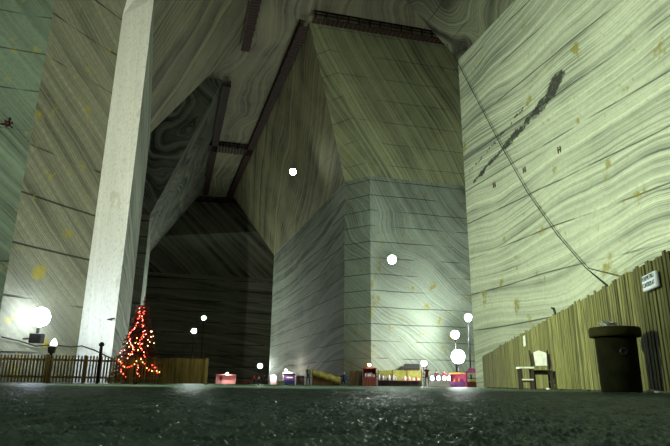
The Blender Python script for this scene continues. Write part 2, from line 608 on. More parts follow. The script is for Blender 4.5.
def add_beam(root, aim, beam, color, r):
    aim = Vector(aim).normalized()
    ld = bpy.data.lights.new('beam', 'SPOT')
    ld.energy, ld.color, ld.spot_size, ld.spot_blend, ld.shadow_soft_size = beam[0], color, math.radians(beam[1]), beam[2], r * .6
    lo = bpy.data.objects.new('beam', ld)
    COL.objects.link(lo)
    lo.parent = root
    lo.matrix_local = Matrix.Translation(aim * r * 2.6) @ aim.to_track_quat('-Z', 'Y').to_matrix().to_4x4()


def floodlight(label, loc, aim, size, power, color=GREENW, mast=None, wall=None, name='floodlight', group=None, beam=None, globe=False):
    """loc: centre of the lens; aim: direction; size: lens radius"""
    loc, aim = Vector(loc), Vector(aim).normalized()
    root = thing(name, label, 'lamp', loc, 0, group)
    q = aim.to_track_quat('Z', 'Y').to_matrix().to_4x4()
    r = size
    MB().lathe([(r * .45, -r * 1.1), (r * .6, -r * .9), (r * .75, -r * .45), (r * 1.06, -.05 * r), (r * 1.1, .05 * r), (r * 1.0, .06 * r)], 20, q).build('housing', M_grey, root)
    if globe:
        m = emit('lamp_glow', color, power / (4 * PI * r * r))
        MB().ball((0, 0, 0), r, 18, 12).build('globe', m, root, Matrix.Translation(aim * r * 1.1))
    else:
        m = emit('lamp_glow', color, power / (PI * r * r))
        MB().lathe([(r * .98, .06 * r), (r * .9, .14 * r), (r * .5, .24 * r), (.02 * r, .27 * r)], 20, q).build('lens', m, root)
    if beam:
        add_beam(root, aim, beam, color, r)
    if wall is not None:
        wv = Vector(wall)
        MB().bar(-aim * r * 1.0, wv, .08 + r * .06).build('bracket', M_black, root)
    if mast is not None:
        mb = MB()
        bx = -aim * r * .9
        mb.tube([(bx.x, bx.y, -loc.z + .02), (bx.x, bx.y, 0)], .06 + r * .05, 10)
        mb.lathe([(.28, 0), (.28, .05), (.1, .12)], 16, Matrix.Translation((bx.x, bx.y, -loc.z)))
        mb.build('mast', M_black, root)
    return root


P_ = lambda v: Vector(v)
# on the walls of the central pillar
w1 = on_plane(293, 172, B1, nBL_up)
out1 = nBL_up if nBL_up.dot(CAM - w1) > 0 else -nBL_up
S1 = CAM + (w1 - CAM) * (1 - 3.0 / abs((w1 - CAM).dot(out1)))
floodlight('high floodlight on the side of the central pillar, topmost lamp', S1, Vector((-.05, -.98, -.15)), .40, 50, wall=w1 - S1 + out1 * .15)
w2 = on_plane(392, 260, B2, nBR)
out2 = nBR if nBR.dot(CAM - w2) > 0 else -nBR
S2 = CAM + (w2 - CAM) * (1 - 6.0 / abs((w2 - CAM).dot(out2)))
floodlight('floodlight halfway up the front of the central pillar', S2, Vector((-.1, -1, -.05)), .38, 1000, wall=w2 - S2 + out2 * .1, globe=True)
# gallery end
for px, py, d, lb, pw, r in ((204, 318, 104, 'upper of two floodlights on masts deep in the left gallery', 420, .36), (194, 331, 96, 'lower of two floodlights on masts deep in the left gallery', 560, .42),
                       (260, 366, 103, 'small floodlight low beside the far left corner of central pillar', 500, .42)):
    q = CAM + ray(px, py) * (d / ray(px, py).y)
    floodlight(lb, q, Vector((.2, -1, .35)), r, pw, mast=True)
# right of the central pillar
for px, py, d, lb, pw, r in ((468, 318, 56, 'upper floodlight by the right corner of the central pillar', 380, .34),
                             (455, 335, 57, 'middle floodlight on a mast above the glowing stalls', 560, .38),
                             (458, 357, 53.5, 'lowest and brightest floodlight right behind the stalls', 800, .6)):
    q = CAM + ray(px, py) * (d / ray(px, py).y)
    SIDE = floodlight(lb, q, Vector((-.2, -1, .05)), r, pw, color=(.92, 1, .94), mast=True, globe=True)
    if px == 455:
        add_beam(SIDE, (Vector((-15, 28, 10)) - q), (5000, 46, .8), (.95, 1, .85), r)

# lamp on the left recess wall: bare globe on a bracket
g = on_plane(40, 317, P0, nLW)
gl = CAM + (g - CAM) * (1 - 1.1 / abs((g - CAM).dot(nLW)))
root = thing('globe_lamp', 'glaring bluish white lamp low on the left recess wall', 'lamp', gl)
MB().ball((0, 0, 0), .46, 20, 14).build('globe', emit('globe_glow', (.74, .82, 1.0), 55), root)
bt = Vector((0, 0, -1.0))
MB().bbox(bt + Vector((-.28, -.2, -.22)), bt + Vector((.28, .2, .22)), .03).build('ballast_box', M_dark, root)
MB().bar(bt + Vector((0, 0, .2)), (0, 0, -.5), .1).bar(bt, bt - nLW * .95, .08).build('bracket', M_black, root)

# unseen floodlights added behind and beside the viewer to light walls, fence and floor
floodlight('unseen floodlight on a mast left of the viewer, outside the frame', (-15, 6, 5.0), Vector((27, 17, 2.5)), .5, 40, color=(.87, 1.0, .72), mast=True, beam=(54000, 80, 1.0))
floodlight('added unseen floodlight on a mast behind the viewer, outside the frame', (-8, -7, 4.0), Vector((-6, 36, 11)), .3, 10, color=(.97, 1.0, .84), mast=True, beam=(48000, 50, 1.0))
floodlight('added unseen floodlight on a tall mast right behind the viewer, outside the frame', (2.5, -6, 6.0), Vector((-.25, 1, -.45)), .3, 10, color=(.85, 1.0, .88), mast=True, beam=(420, 80, 1.0))
# uplight at the foot of the bright pillar edge
ub = at(110, 26.6, .25)
floodlight('low uplight behind the picket fence at the foot of bright pillar', ub, Vector((-.06, .06, 1)), .2, 60, color=(.93, 1.0, .92), name='uplight', beam=(3000, 34, 1.0))

# ------------------------------------------------------------------ picket fence (left)
F0, F1 = at(-12, 22.4), at(208, 24.6)
fd = (F1 - F0); FL = fd.length; fa = math.atan2(fd.y, fd.x)
root = thing('picket_fence', 'long low ochre picket fence in front of the lit tree', 'fence', F0, fa)
xa = [0]
def fx(px):
    return (at(px, 23.5) - F0).dot(fd.normalized())
posts = [fx(47), fx(83), fx(97), fx(129), fx(163), fx(207)]
edges_ = [0] + posts
for i in range(len(edges_) - 1):
    x0, x1 = edges_[i], edges_[i + 1]
    b = MB()
    solid = i == len(edges_) - 2
    k = x0 + .05
    while k < x1 - .04:
        hgt = 1.10 + random.uniform(-.02, .02)
        w = .105 if solid else .062
        tw = random.uniform(-.008, .008)
        b.prism([(k, .04), (k + w, .04), (k + w + tw, hgt - .05), (k + w / 2 + tw, hgt), (k + tw, hgt - .05)], -.03, -.008)
        k += .112 if solid else .118
    b.build('picket_panel', M_picket, root)
    for z in (.2, .86):
        MB().box((x0, -.008, z), (x1, .035, z + .08)).build('rail', M_picket, root)
for i, x in enumerate(posts):
    hh = [1.12, 1.1, 1.45, 1.05, 1.08, 1.1][i]
    b = MB().bbox((x - .055, -.05, 0), (x + .055, .06, hh), .01)
    o = b.build('post', M_picket if i != 2 else M_rustwood, root)
    if i == 2:
        MB().lathe([(.05, 0), (.1, .04), (.11, .1), (.07, .17), (.02, .2)], 14).build('cap', M_black, o, Matrix.Translation((x, 0, hh)))

# man-high lamp post at the fence with white globe top
lp = at(47, 23.4)
root = thing('lantern_post', 'dark lantern post with white tip behind the left picket fence', 'lantern', lp)
MB().lathe([(.16, 0), (.16, .06), (.07, .12), (.06, 1.15), (.14, 1.2), (.17, 1.42), (.1, 1.46)], 14).build('post', M_dark, root)
MB().lathe([(.10, 0), (.15, .05), (.13, .16), (.08, .26), (.02, .33)], 14).build('lamp_shade', emit('lantern_glow', (1, .98, .9), 1.6), root, Matrix.Translation((.04, 0, 1.45)))

# cable clipped across the left walls
pts = [on_plane(px, py, P0, nLW) + nLW * .12 for px, py in ((0, 337), (18, 341), (34, 346), (52, 345), (70, 347))]
nS = Vector((-vL.y, vL.x, 0))
nS = nS if nS.dot(CAM - P0) > 0 else -nS
pts += [on_plane(px, py, P0, nS) + nS * .12 for px, py in ((84, 346), (96, 350), (108, 356), (117, 360))]
tag(MB().tube(pts, .035, 6).build('wall_cable', M_black), 'dark cable slung low across the left recess and bright pillar', 'cable')
# small iron peg on the pillar edge
pg = on_plane(113, 320, P0, nS)
pe = on_plane(120, 319, P0, nS)
tag(MB().tube([pg + nS * .05, pg + nS * .3, pe + nS * .33], .04, 6).build('iron_peg', M_black), 'short black iron peg sticking from the bright pillar above tree', 'peg')
# dark anchor on the far left wall
nLL = Vector((e1.x, e1.y, 0)) * -1
an = on_plane(8, 124, LQ, nLL)
b = MB()
for k in range(6):
    a = k * PI / 3 + .3
    dv = e2 * math.cos(a) + Vector((0, 0, 1)) * math.sin(a)
    b.tube([an, an + dv * (.2 + .12 * (k % 2)) - e1 * .15], .045, 6)
b.ball(an - e1 * .08, .14, 10, 6)
tag(b.build('wall_anchor', M_rustwood), 'small dark star shaped anchor high on the far left wall', 'anchor')

# ------------------------------------------------------------------ Christmas tree
tb = at(135, 25.9)
root = thing('christmas_tree', 'decorated Christmas tree glowing red behind the picket fence', 'tree', tb)
TH = 3.62
MB().tube([(0, 0, 0), (0, 0, TH * .5), (.02, 0, TH)], [.09, .06, .012], 10).build('trunk', wood('bark', (.05, .03, .02)), root)
M_needle = plain('red_lit_needles', (.24, .085, .055), .7, .3, 0, .6, 12)  # red glow of the bulbs is put into the needle colour
fb_ = MB()
rr = random.Random(3)
for tier in range(19):
    fz = tier / 18
    z = .35 + fz * (TH - .55)
    rad = (1 - fz) ** .85 * 1.02 + .1
    nb = int(9 + (1 - fz) * 8)
    for k in range(nb):
        a = 2 * PI * (k + rr.random() * .6) / nb
        L = rad * rr.uniform(.78, 1.08)
        tip = Vector((math.cos(a) * L, math.sin(a) * L, z - .22 * L))
        st = Vector((0, 0, z + .05))
        fb_.tube([st, st.lerp(tip, .5) + Vector((0, 0, .04)), tip], [.02, .014, .005], 4)
        # needle sprays
        for s in range(11):
            f = .2 + .8 * s / 10
            c = st.lerp(tip, f)
            for side in (-1, 1):
                aa = a + side * rr.uniform(.6, 1.1)
                ln = (.15 + .16 * (1 - f)) * rr.uniform(.7, 1.2)
                e = c + Vector((math.cos(aa) * ln, math.sin(aa) * ln, rr.uniform(-.12, .03)))
                w = Vector((-math.sin(aa), math.cos(aa), 0)) * .035
                fb_.add([c - w, c + w, e + w * .3 + Vector((0, 0, .01)), e - w * .3, (c + e) / 2 + Vector((0, 0, -.07))], [(0, 1, 2, 3), (0, 4, 1), (3, 2, 4)])
fb_.build('foliage', M_needle, root)
MB().lathe([(.02, 0), (.05, .05), (.015, .14), (.012, .3)], 8).build('tree_topper', plain('red_topper', (.25, .03, .02)), root, Matrix.Translation((.02, 0, TH - .02)))


def string_lights(label, path, n, colors, strength, r=.019, group='string lights on the tree'):
    root = thing('string_lights', label, 'string lights', path[0], 0, group)
    o = Vector(path[0])
    pts = [Vector(p) - o for p in path]
    MB().tube(pts, .008, 5).build('wire', M_black, root)
    mats = [emit('bulb_glow', c, strength) for c in colors]
    cum = [0]
    for i in range(len(pts) - 1):
        cum.append(cum[-1] + (pts[i + 1] - pts[i]).length)
    protos = {}
    for k in range(n):
        s = cum[-1] * (k + .5) / n
        i = max(j for j in range(len(pts) - 1) if cum[j] <= s)
        p = pts[i].lerp(pts[i + 1], (s - cum[i]) / max(1e-6, cum[i + 1] - cum[i]))
        ci = rr.randrange(len(mats))
        if ci not in protos:
            bo = MB().ball((0, 0, 0), r, 8, 6).build('bulb', mats[ci], root)
            protos[ci] = bo
        else:
            bo = protos[ci].copy()
            COL.objects.link(bo)
            bo.parent = root
        bo.location = p + Vector((rr.uniform(-.05, .05), -.02, rr.uniform(-.05, .05)))


def cone_pt(a, z):
    f = max(0, min(1, (z - .35) / (TH - .55)))
    rad = ((1 - f) ** .85 * 1.02 + .1) * .92 + .05
    return tb + Vector((math.cos(a) * rad, math.sin(a) * rad, z - .2 * rad))


FA = math.atan2(-tb.y, -tb.x)
RED = (1.0, .06, .03); AMB = (1.0, .55, .18); PINK = (1.0, .28, .2)
string_lights('red light string zigzagging down the left half of tree', [cone_pt(FA - .55 + .3 * math.sin(z * 5) * (1 if z < 2.6 else .4), z) for z in [3.45 - .1 * i for i in range(31)]], 44, [RED, RED, PINK], 13)
string_lights('red light string running down the middle of tree', [cone_pt(FA + .18 + .14 * math.sin(z * 6), z) for z in [3.4 - .1 * i for i in range(30)]], 36, [RED, RED, PINK], 13)
string_lights('sparse amber lights around the lower half of the tree', [cone_pt(FA - 1.45 + 2.9 * i / 40, 1.25 + .35 * math.sin(i * .8) + .028 * i) for i in range(41)], 30, [AMB, PINK], 12)
gx = lambda px, z: F0 + (F1 - F0).normalized() * fx(px) + Vector((.01, -.06, z))
string_lights('red and amber lights draped over the pickets below tree',
              [gx(116, 1.0), gx(121, .7), gx(127, .62), gx(132, .8), gx(138, 1.02), gx(143, .8), gx(148, .5), gx(153, .62), gx(150, .8), gx(156, .46), gx(160, .56)], 24, [RED, AMB, RED], 9)

# ------------------------------------------------------------------ tall board fence (right)
G1 = on_z(481, 357.5, 1.78); G0 = on_z(668, 251, 1.78)
gd = (G0 - G1); gd.z = 0; gd.normalize()
G1 = flat(G1, 0)
GL = (flat(G0, 0) - G1).length + 3.0
ga = math.atan2(gd.y, gd.x)
root = thing('board_fence', 'tall olive fence of narrow upright boards along right wall', 'fence', G1, ga)
# local +x runs toward the viewer; visible face is local -y or +y
nF = Vector((-gd.y, gd.x, 0))
side = 1 if nF.dot(CAM - G1) > 0 else -1
bays = 12
bl = GL / bays
r5 = random.Random(5)
for i in range(bays):
    b = MB()
    k = i * bl
    while k < (i + 1) * bl - .02:
        w = r5.uniform(.075, .105)
        hgt = 1.78 + r5.uniform(-.035, .02) + (.05 if r5.random() < .08 else 0)
        tw = r5.uniform(-.012, .012) + (r5.choice((-.05, .06)) if r5.random() < .05 else 0)
        dy = r5.uniform(0, .012)
        b.prism([(k, .03), (k + w, .03), (k + w + tw, hgt), (k + tw, hgt)], side * (.0 + dy), side * (.024 + dy))
        k += w + r5.uniform(.02, .05)
    b.build('board_panel', M_fence, root)
    for z in (.35, 1.35):
        MB().box((i * bl, side * -.05, z), ((i + 1) * bl, 0, z + .09)).build('rail', M_fence_rail, root)
    MB().box((i * bl - .045, side * -.14, 0), (i * bl + .045, side * -.05, 1.75)).build('post', M_fence_rail, root)


def on_fence(px, py, off=.04):
    q = on_plane(px, py, G1, nF)
    return q + nF * side * off


nFs = nF * side
# warning sign
sc_ = on_fence(656, 281.5, .07)
ex = Vector((0, 0, 1)).cross(nFs).normalized()      # to the right when seen from the front
Msign = Matrix(((ex.x, nFs.x, 0, sc_.x), (ex.y, nFs.y, 0, sc_.y), (0, 0, 1, sc_.z), (0, 0, 0, 1)))
root = thing('notice_sign', 'white notice board with two lines of dark lettering on fence', 'sign')
root.matrix_world = Msign
sw, sh = .25, .112
MB().bbox((-sw, -.03, -sh), (sw, .03, sh), .022).build('panel', plain('sign_white', (.80, .84, .95), .4, .4, 0, .05), root)
M_txt = plain('sign_lettering', (.10, .16, .20), .6)
for txt, z in (('PERIMETRU', .028), ('CONTROLAT', -.062)):
    cu = bpy.data.curves.new('lettering', 'FONT')
    cu.body = txt
    cu.size = .085
    cu.align_x = 'CENTER'
    cu.extrude = .002
    to = bpy.data.objects.new('lettering', cu)
    COL.objects.link(to)
    bpy.context.view_layer.update()
    me = bpy.data.meshes.new_from_object(to.evaluated_get(bpy.context.evaluated_depsgraph_get()))
    bpy.data.objects.remove(to)
    me.materials.clear()
    me.materials.append(M_txt)
    o = bpy.data.objects.new('lettering', me)
    COL.objects.link(o)
    o.parent = root
    # text reads along ex, faces the viewer
    wdt = max(v.co.x for v in me.vertices) - min(v.co.x for v in me.vertices)
    o.matrix_local = Matrix.Translation((0, .033, z)) @ Matrix(((1, 0, 0, 0), (0, 0, 1, 0), (0, 1, 0, 0), (0, 0, 0, 1))) @ Matrix.Diagonal((.43 / wdt, 1, 1, 1))
# small plaque
pc = on_fence(526, 341, .05)
root = tag(MB().bbox((-.17, -.012, -.17), (.17, .012, .17), .01).build('small_plaque', plain('plaque_grey', (.55, .60, .55), .5)), 'small grey square plaque on the fence left of chair', 'plaque')
root.matrix_world = Matrix(((ex.x, nFs.x, 0, pc.x), (ex.y, nFs.y, 0, pc.y), (0, 0, 1, pc.z), (0, 0, 0, 1)))
# bent stub on top of the fence
sb = on_fence(555, 318, -.02)
sb.z = 1.66
tag(MB().tube([sb, sb + Vector((-.01, 0, .2)), sb + Vector((-.03, 0, .29)), sb + Vector((-.10, .0, .31))], [.03, .03, .035, .02], 8).build('bent_rod', M_black), 'short bent dark rod sticking up from the fence top', 'rod')

# ------------------------------------------------------------------ hanging cable over the right wall
cp = [on_plane(px, py, D0, nRW) - e2 * .25 for px, py in ((458, 58), (478, 96), (505, 147), (532, 194), (562, 236), (590, 268))]
ridge = (D0 + dt + e1 * 6.2 + Vector((0, 0, Z2 - Z1)) - D0)
upv = [D0 + ridge * f - e2 * .3 - e1 * .2 for f in (.75, .35, .1)]
pl0 = on_z(431, 0, 29.5)
fe = on_fence(605, 284, -.03); fe.z = 1.8
tag(MB().tube([pl0, (pl0 + cp[0]) / 2 + Vector((0, 0, -.1))] + cp + [fe], .024, 6).build('hanging_cable', M_black), 'thin black cable slanting down the bright right wall to fence', 'cable')

M_mark = plain('dull_red_brown_paint', (.14, .10, .08), .8)
# painted survey marks on the right wall
for px, py, lb in ((495, 185, 'small dark survey mark nearest the pillar corner on right wall'), (525, 170, 'middle one of three small survey marks on right wall'), (560, 150, 'highest of three small survey marks on right wall')):
    c = on_plane(px, py, D0, nRW) - e2 * .06
    b = MB()
    Mx = Matrix(((-e1.x, nRW.x, 0, c.x), (-e1.y, nRW.y, 0, c.y), (0, 0, 1, c.z), (0, 0, 0, 1)))
    b.box((-.10, -.02, -.17), (-.065, .02, .17), Mx).box((.065, -.02, -.17), (.10, .02, .17), Mx).box((-.065, -.02, -.018), (.065, .02, .018), Mx)
    tag(b.build('survey_mark', M_mark), lb, 'mark', 'survey marks on the right wall')

# ------------------------------------------------------------------ rubbish barrel
bp = at(622, 8.0)
root = thing('trash_barrel', 'large dark olive rubbish barrel against the fence', 'barrel', bp)
M_bar = plain('dark_olive_metal', (.011, .012, .003), .85, .1, .1, .4, 5)
BR_, BH = .27, .88
MB().lathe([(BR_ * .93, 0), (BR_ * .95, .03), (BR_ * .96, .25), (BR_ * .985, .27), (BR_ * .97, .29), (BR_ * 1.0, BH - .1)], 40).build('body', M_bar, root)
MB().lathe([(BR_ * 1.0, BH - .13), (BR_ * 1.22, BH - .13), (BR_ * 1.25, BH - .10), (BR_ * 1.25, BH - .03), (BR_ * 1.2, BH), (BR_ * 1.1, BH - .0), (BR_ * .9, BH - .06)], 40).build('rim', plain('olive_rim', (.030, .029, .007), .8, .12, 0, .3, 5), root)
dv = (CAM - bp); dv.z = 0; dv.normalize()
rt = Vector((-dv.y, dv.x, 0))
hp = dv * BR_ * .93 + rt * .085 + Vector((0, 0, .54))
qh = (dv + rt * .3).normalized().to_track_quat('Z', 'Y').to_matrix().to_4x4()
MB().lathe([(.05, -.02), (.06, .01), (.045, .03), (.02, .012)], 18, Matrix.Translation(hp) @ qh).build('hole_fitting', M_black, root)
pp = bp + Vector((-.09, -.04, BH - .03))
b = MB()
rp = random.Random(9)
for k in range(5):
    a = rp.uniform(0, PI)
    c = Vector((rp.uniform(-.07, .07), rp.uniform(-.06, .06), .05 + .01 * k))
    u = Vector((math.cos(a), math.sin(a), rp.uniform(-.3, .3))) * .09
    v = Vector((-math.sin(a), math.cos(a), rp.uniform(.1, .9))).normalized() * .06
    nn = u.cross(v).normalized() * .004
    vs = [c - u - v, c + u - v, c + u + v, c + nn * 6, c - u + v]
    b.add(vs + [q + nn for q in vs], [(0, 1, 3), (1, 2, 3), (2, 4, 3), (4, 0, 3), (5, 8, 6), (6, 8, 7), (7, 8, 9), (9, 8, 5), (0, 5, 6, 1), (1, 6, 7, 2), (2, 7, 9, 4), (4, 9, 5, 0)])
o = b.build('crumpled_paper', M_pale)
o.location = pp
tag(o, 'crumpled grey paper poking out of the rubbish barrel', 'paper')

# ------------------------------------------------------------------ chair and stool
M_oldwood = wood('dark_old_wood', (.035, .024, .014))
cc = at(543, 14.6)
root = thing('chair', 'old wooden chair with pale backrest panel against the fence', 'chair', cc, math.radians(-12))
bp_ = MB().prism([(-.21, .60), (.21, .60), (.235, .80), (.19, .93), (.02, .99), (-.21, .90)], -.012, .012)
bp_.build('backrest', M_pale, root, Matrix.Translation((0, .2, 0)) @ Matrix.Rotation(-.12, 4, 'X'))
MB().bbox((-.24, -.22, .44), (.24, .22, .475), .01).build('seat', M_oldwood, root)
MB().box((-.22, -.2, .37), (.22, -.17, .44)).box((-.22, .17, .37), (.22, .2, .44)).build('seat_frame', M_oldwood, root)
for sx in (-1, 1):
    MB().bar((sx * .2, -.19, 0), (sx * .2, -.19, .44), .045).build('leg', M_oldwood, root)
    MB().tube([(sx * .2, .19, 0), (sx * .2, .19, .45), (sx * .22, .26, .98)], [.026, .026, .02], 8).build('leg', M_oldwood, root)
    MB().bar((sx * .2, -.19, .2), (sx * .2, .19, .2), .03).build('stretcher', M_oldwood, root)
ss = at(527.5, 14.4)
root = thing('wooden_stool', 'low wooden stool with pale worn top left of the chair', 'stool', ss, math.radians(-6))
MB().bbox((-.2, -.18, .50), (.17, .18, .545), .01).build('seat', M_pale, root)
for sx in (-.15, .13):
    for sy in (-.14, .14):
        MB().bar((sx, sy, 0), (sx, sy, .5), .05).build('leg', M_oldwood, root)
MB().bar((-.15, -.14, .24), (.13, -.14, .24), .06, .03).build('stretcher', M_pale, root)
MB().bar((-.15, .14, .2), (.13, .14, .2), .04).build('stretcher', M_oldwood, root)

# pale salt lumps below the fence
for px, d, s in ((652, 7.9, .05), (658, 7.6, .035), (548.5, 14.1, .045)):
    q = at(px, d)
    b = MB()
    b.ball((0, 0, s * .55), s, 9, 6, (1.3, 1, .6))
    for v in b.v:
        v += Vector(mnoise.noise_vector(v * 30)) * s * .2
        v.z = max(v.z, 0)
    o = b.build('salt_lump', M_pale)
    o.location = q
    tag(o, {652: 'white salt lump by the fence foot right of barrel', 658: 'smaller white salt lump at the fence foot, rightmost', 548.5: 'pale salt lump on the floor under the chair'}[px], 'rock', 'salt lumps on the floor')

# ------------------------------------------------------------------ people
M_skin = plain('skin', (.52, .32, .23), .6, .3, 0, .08)
M_shoe = plain('shoe_leather', (.02, .018, .016), .5, .4, 0, .2)
M_hair = plain('dark_hair', (.018, .012, .009), .6, .3, 0, .3, 30)
M_eye = plain('eye_dark', (.02, .015, .012), .3, .5)


def cloth(name, c):
    return plain(name, c, .85, .1, 0, .25, 14)


def person(label, loc, rz, height, shirt, trousers, sit=False, arms=('down', 'down'), hair_len=0, sleeves=True, turn=0.0, stride=.08):
    """one continuous body grown over a jointed skeleton; faces local -y"""
    root = thing('person', label, 'person', loc, rz)
    k = height / 1.75
    dz = -.43 if sit else 0.0
    V, E, Rr, lab = [], [], [], []

    def add(p, r, l, par=None):
        V.append(Vector(p)); Rr.append(r); lab.append(l)
        if par is not None:
            E.append((par, len(V) - 1))
        return len(V) - 1
    pel = add((0, 0, .95 + dz), (.15, .115), 'T')
    wst = add((0, 0, 1.08 + dz), (.13, .10), 'S', pel)
    chs = add((0, .01, 1.28 + dz), (.155, .11), 'S', wst)
    nck0 = add((0, .015, 1.43 + dz), (.10, .075), 'S', chs)
    nck = add((0, .01, 1.51 + dz), (.055, .055), 'K', nck0)
    ch = add((0, -.012, 1.575 + dz), (.068, .08), 'K', nck)
    hd = add((0, -.005, 1.655 + dz), (.078, .095), 'K', ch)
    tp = add((0, .0, 1.725 + dz), (.055, .065), 'K', hd)
    hands = []
    for s, mode in ((-1, arms[0]), (1, arms[1])):
        sh = add((s * .185, .015, 1.39 + dz), (.062, .062), 'S', nck0)
        if mode == 'down':
            el, wr = (s * .24, .03, 1.11 + dz), (s * .25, -.04, .87 + dz)
        elif mode == 'out':
            el, wr = (s * .34, .0, 1.18 + dz), (s * .33, -.16, .98 + dz)
        else:                                   # forearm raised in front, as holding or eating
            el, wr = (s * .25, -.02, 1.12 + dz), (s * .16, -.25, 1.14 + dz)
        e_ = add(el, (.045, .045), 'S' if sleeves else 'K', sh)
        w_ = add(wr, (.03, .03), 'S' if sleeves else 'K', e_)
        d = (Vector(wr) - Vector(el)).normalized()
        pm = Vector(wr) + d * .075
        p_ = add(pm, (.036, .02), 'K', w_)
        hands.append((s, Vector(wr), pm, d))
        hp = add((s * .095, 0, .88 + dz), (.092, .095), 'T', pel)
        if sit:
            kn = add((s * .12, -.42, .50), (.062, .062), 'T', hp)
            an = add((s * .12, -.40, .10), (.042, .042), 'T', kn)
        else:
            kn = add((s * .105, -.02 - s * stride * .5, .50), (.06, .06), 'T', hp)
            an = add((s * .11, .02 - s * stride, .09), (.042, .042), 'T', kn)
        a = V[an]
        add((a.x + s * .01, a.y - .15, .035), (.04, .03), 'F', an)
        add((a.x, a.y + .04, .04), (.038, .034), 'F', an)
    me = bpy.data.meshes.new('body')
    me.from_pydata([tuple(v) for v in V], E, [])
    o = bpy.data.objects.new('body', me)
    COL.objects.link(o)
    sk = o.modifiers.new('skin', 'SKIN')
    for i, sv in enumerate(me.skin_vertices[0].data):
        sv.radius = Rr[i]
        sv.use_root = (i == 0)
    sd = o.modifiers.new('sub', 'SUBSURF')
    sd.levels = 1
    sd.render_levels = 1
    bpy.context.view_layer.update()
    me2 = bpy.data.meshes.new_from_object(o.evaluated_get(bpy.context.evaluated_depsgraph_get()))
    bpy.data.objects.remove(o)
    bm = bmesh.new()
    bm.from_mesh(me2)
    mats = [shirt, trousers, M_skin, M_shoe, M_eye]
    key = {'S': 0, 'T': 1, 'K': 2, 'F': 3}
    for f in bm.faces:
        c = f.calc_center_median()
        best = None
        for a, b in E:
            ab = V[b] - V[a]
            h = max(0, min(1, (c - V[a]).dot(ab) / ab.length_squared))
            dd = (c - V[a] - ab * h).length
            if best is None or dd < best[0]:
                best = (dd, lab[b] if (h > .35 or lab[b] == lab[a]) else lab[a])
        f.material_index = key[best[1]]
        f.smooth = True
    me3 = bpy.data.meshes.new('body')
    bm.to_mesh(me3)
    bm.free()
    x = MB()
    x.v = [v.co.copy() for v in me3.vertices]
    x.f = [list(p.vertices) for p in me3.polygons]
    x.mi = [p.material_index for p in me3.polygons]
    x.smooth = [True] * len(x.f)
    x.cur = 2
    for s, wr, pm, d in hands:                   # five unequal curled fingers on each hand
        acr = Vector((0, 1, 0)) if abs(d.z) > .5 else Vector((1, 0, 0))
        acr = (acr - d * acr.dot(d)).normalized()
        inn = Vector((-s, 0, 0)) if abs(d.z) > .5 else Vector((0, 0, -1))
        for q, ln in enumerate((.062, .072, .067, .052)):
            b0 = pm + d * .015 + acr * ((q - 1.5) * .019)
            b1 = b0 + d * ln * .5 + inn * .008
            b2 = b1 + (d * .75 + inn * .6).normalized() * ln * .5
            x.tube([b0, b1, b2], [.0095, .0085, .006], 6)
        t0 = wr + d * .035 - acr * .026
        x.tube([t0, t0 + (d - acr * .7).normalized() * .035, t0 + (d - acr * .1).normalized() * .065], [.012, .010, .007], 6)
    hc = V[hd]
    x.tube([hc + Vector((0, -.088, .012)), hc + Vector((0, -.112, -.028)), hc + Vector((0, -.088, -.036))], [.008, .015, .01], 6)
    for s in (-1, 1):
        x.ball(hc + Vector((s * .078, .012, -.01)), .026, 8, 6, (.4, .8, 1.2))
        x.cur = 4
        x.ball(hc + Vector((s * .03, -.085, .008)), .011, 8, 6)
        x.cur = 2
    x.cur = 4
    x.tube([hc + Vector((-.024, -.084, -.058)), hc + Vector((0, -.092, -.06)), hc + Vector((.024, -.084, -.058))], .005, 5)
    bd = x.build('body', mats, root)
    bd.scale = (k, k, k)
    hb = MB()
    vs, fs = [], []
    for i in range(7):
        th = PI * .62 * i / 6
        for q in range(14):
            a = 2 * PI * q / 14
            back = .5 + .5 * math.sin(a)
            t_ = th * (.62 + .38 * back) if i > 2 else th
            drop = hair_len * back * max(0, (i - 3) / 3)
            vs.append(hc + Vector((.094 * math.sin(t_) * math.cos(a), .108 * math.sin(t_) * math.sin(a) + .008, .012 + .098 * math.cos(t_) - drop)))
    for i in range(6):
        for q in range(14):
            a, b = i * 14 + q, i * 14 + (q + 1) % 14
            fs.append((a, a + 14, b + 14, b))
    hb.add(vs, fs, None, True)
    h = hb.build('hair', M_hair, root)
    h.scale = (k, k, k)
    return root


# ------------------------------------------------------------------ stalls and clutter along the pillar foot
M_pinkw = plain('pink_white_panel', (.78, .50, .50), .6, .2, 0, .1)
M_whitew = plain('white_panel', (.80, .78, .80), .6, .2, 0, .1)
M_purple = plain('violet_cloth', (.14, .07, .20), .8, .1)
M_blue = plain('dark_blue_cloth', (.03, .04, .12), .8, .1)
M_redp = plain('red_paint', (.42, .05, .06), .6)
M_yelg = plain('yellow_green_canvas', (.34, .36, .09), .8, .1, 0, .3, 2.0)
M_ochre = plain('ochre_tarpaulin', (.30, .25, .05), .7, .15, 0, .5, 2.5)
M_brown = wood('brown_boards', (.17, .095, .04))
M_dkred = wood('dark_red_boards', (.15, .035, .02))
M_pinkc = plain('pink_cloth', (.62, .16, .36), .8, .1)
M_yel = plain('yellow_cloth', (.65, .48, .08), .8, .1)


def face_cam(p):
    return math.atan2(p.y, p.x) - PI / 2      # local -y looks at the viewer


def pxm(px, d):
    return px * d * .965 / FPX                # pixels to metres at depth d


def bulb(root, loc, r, color, power, nm='bulb'):
    o = MB().ball((0, 0, 0), r, 12, 8).build(nm, emit('stall_bulb', color, power / (4 * PI * r * r)), root)
    o.location = loc
    return o


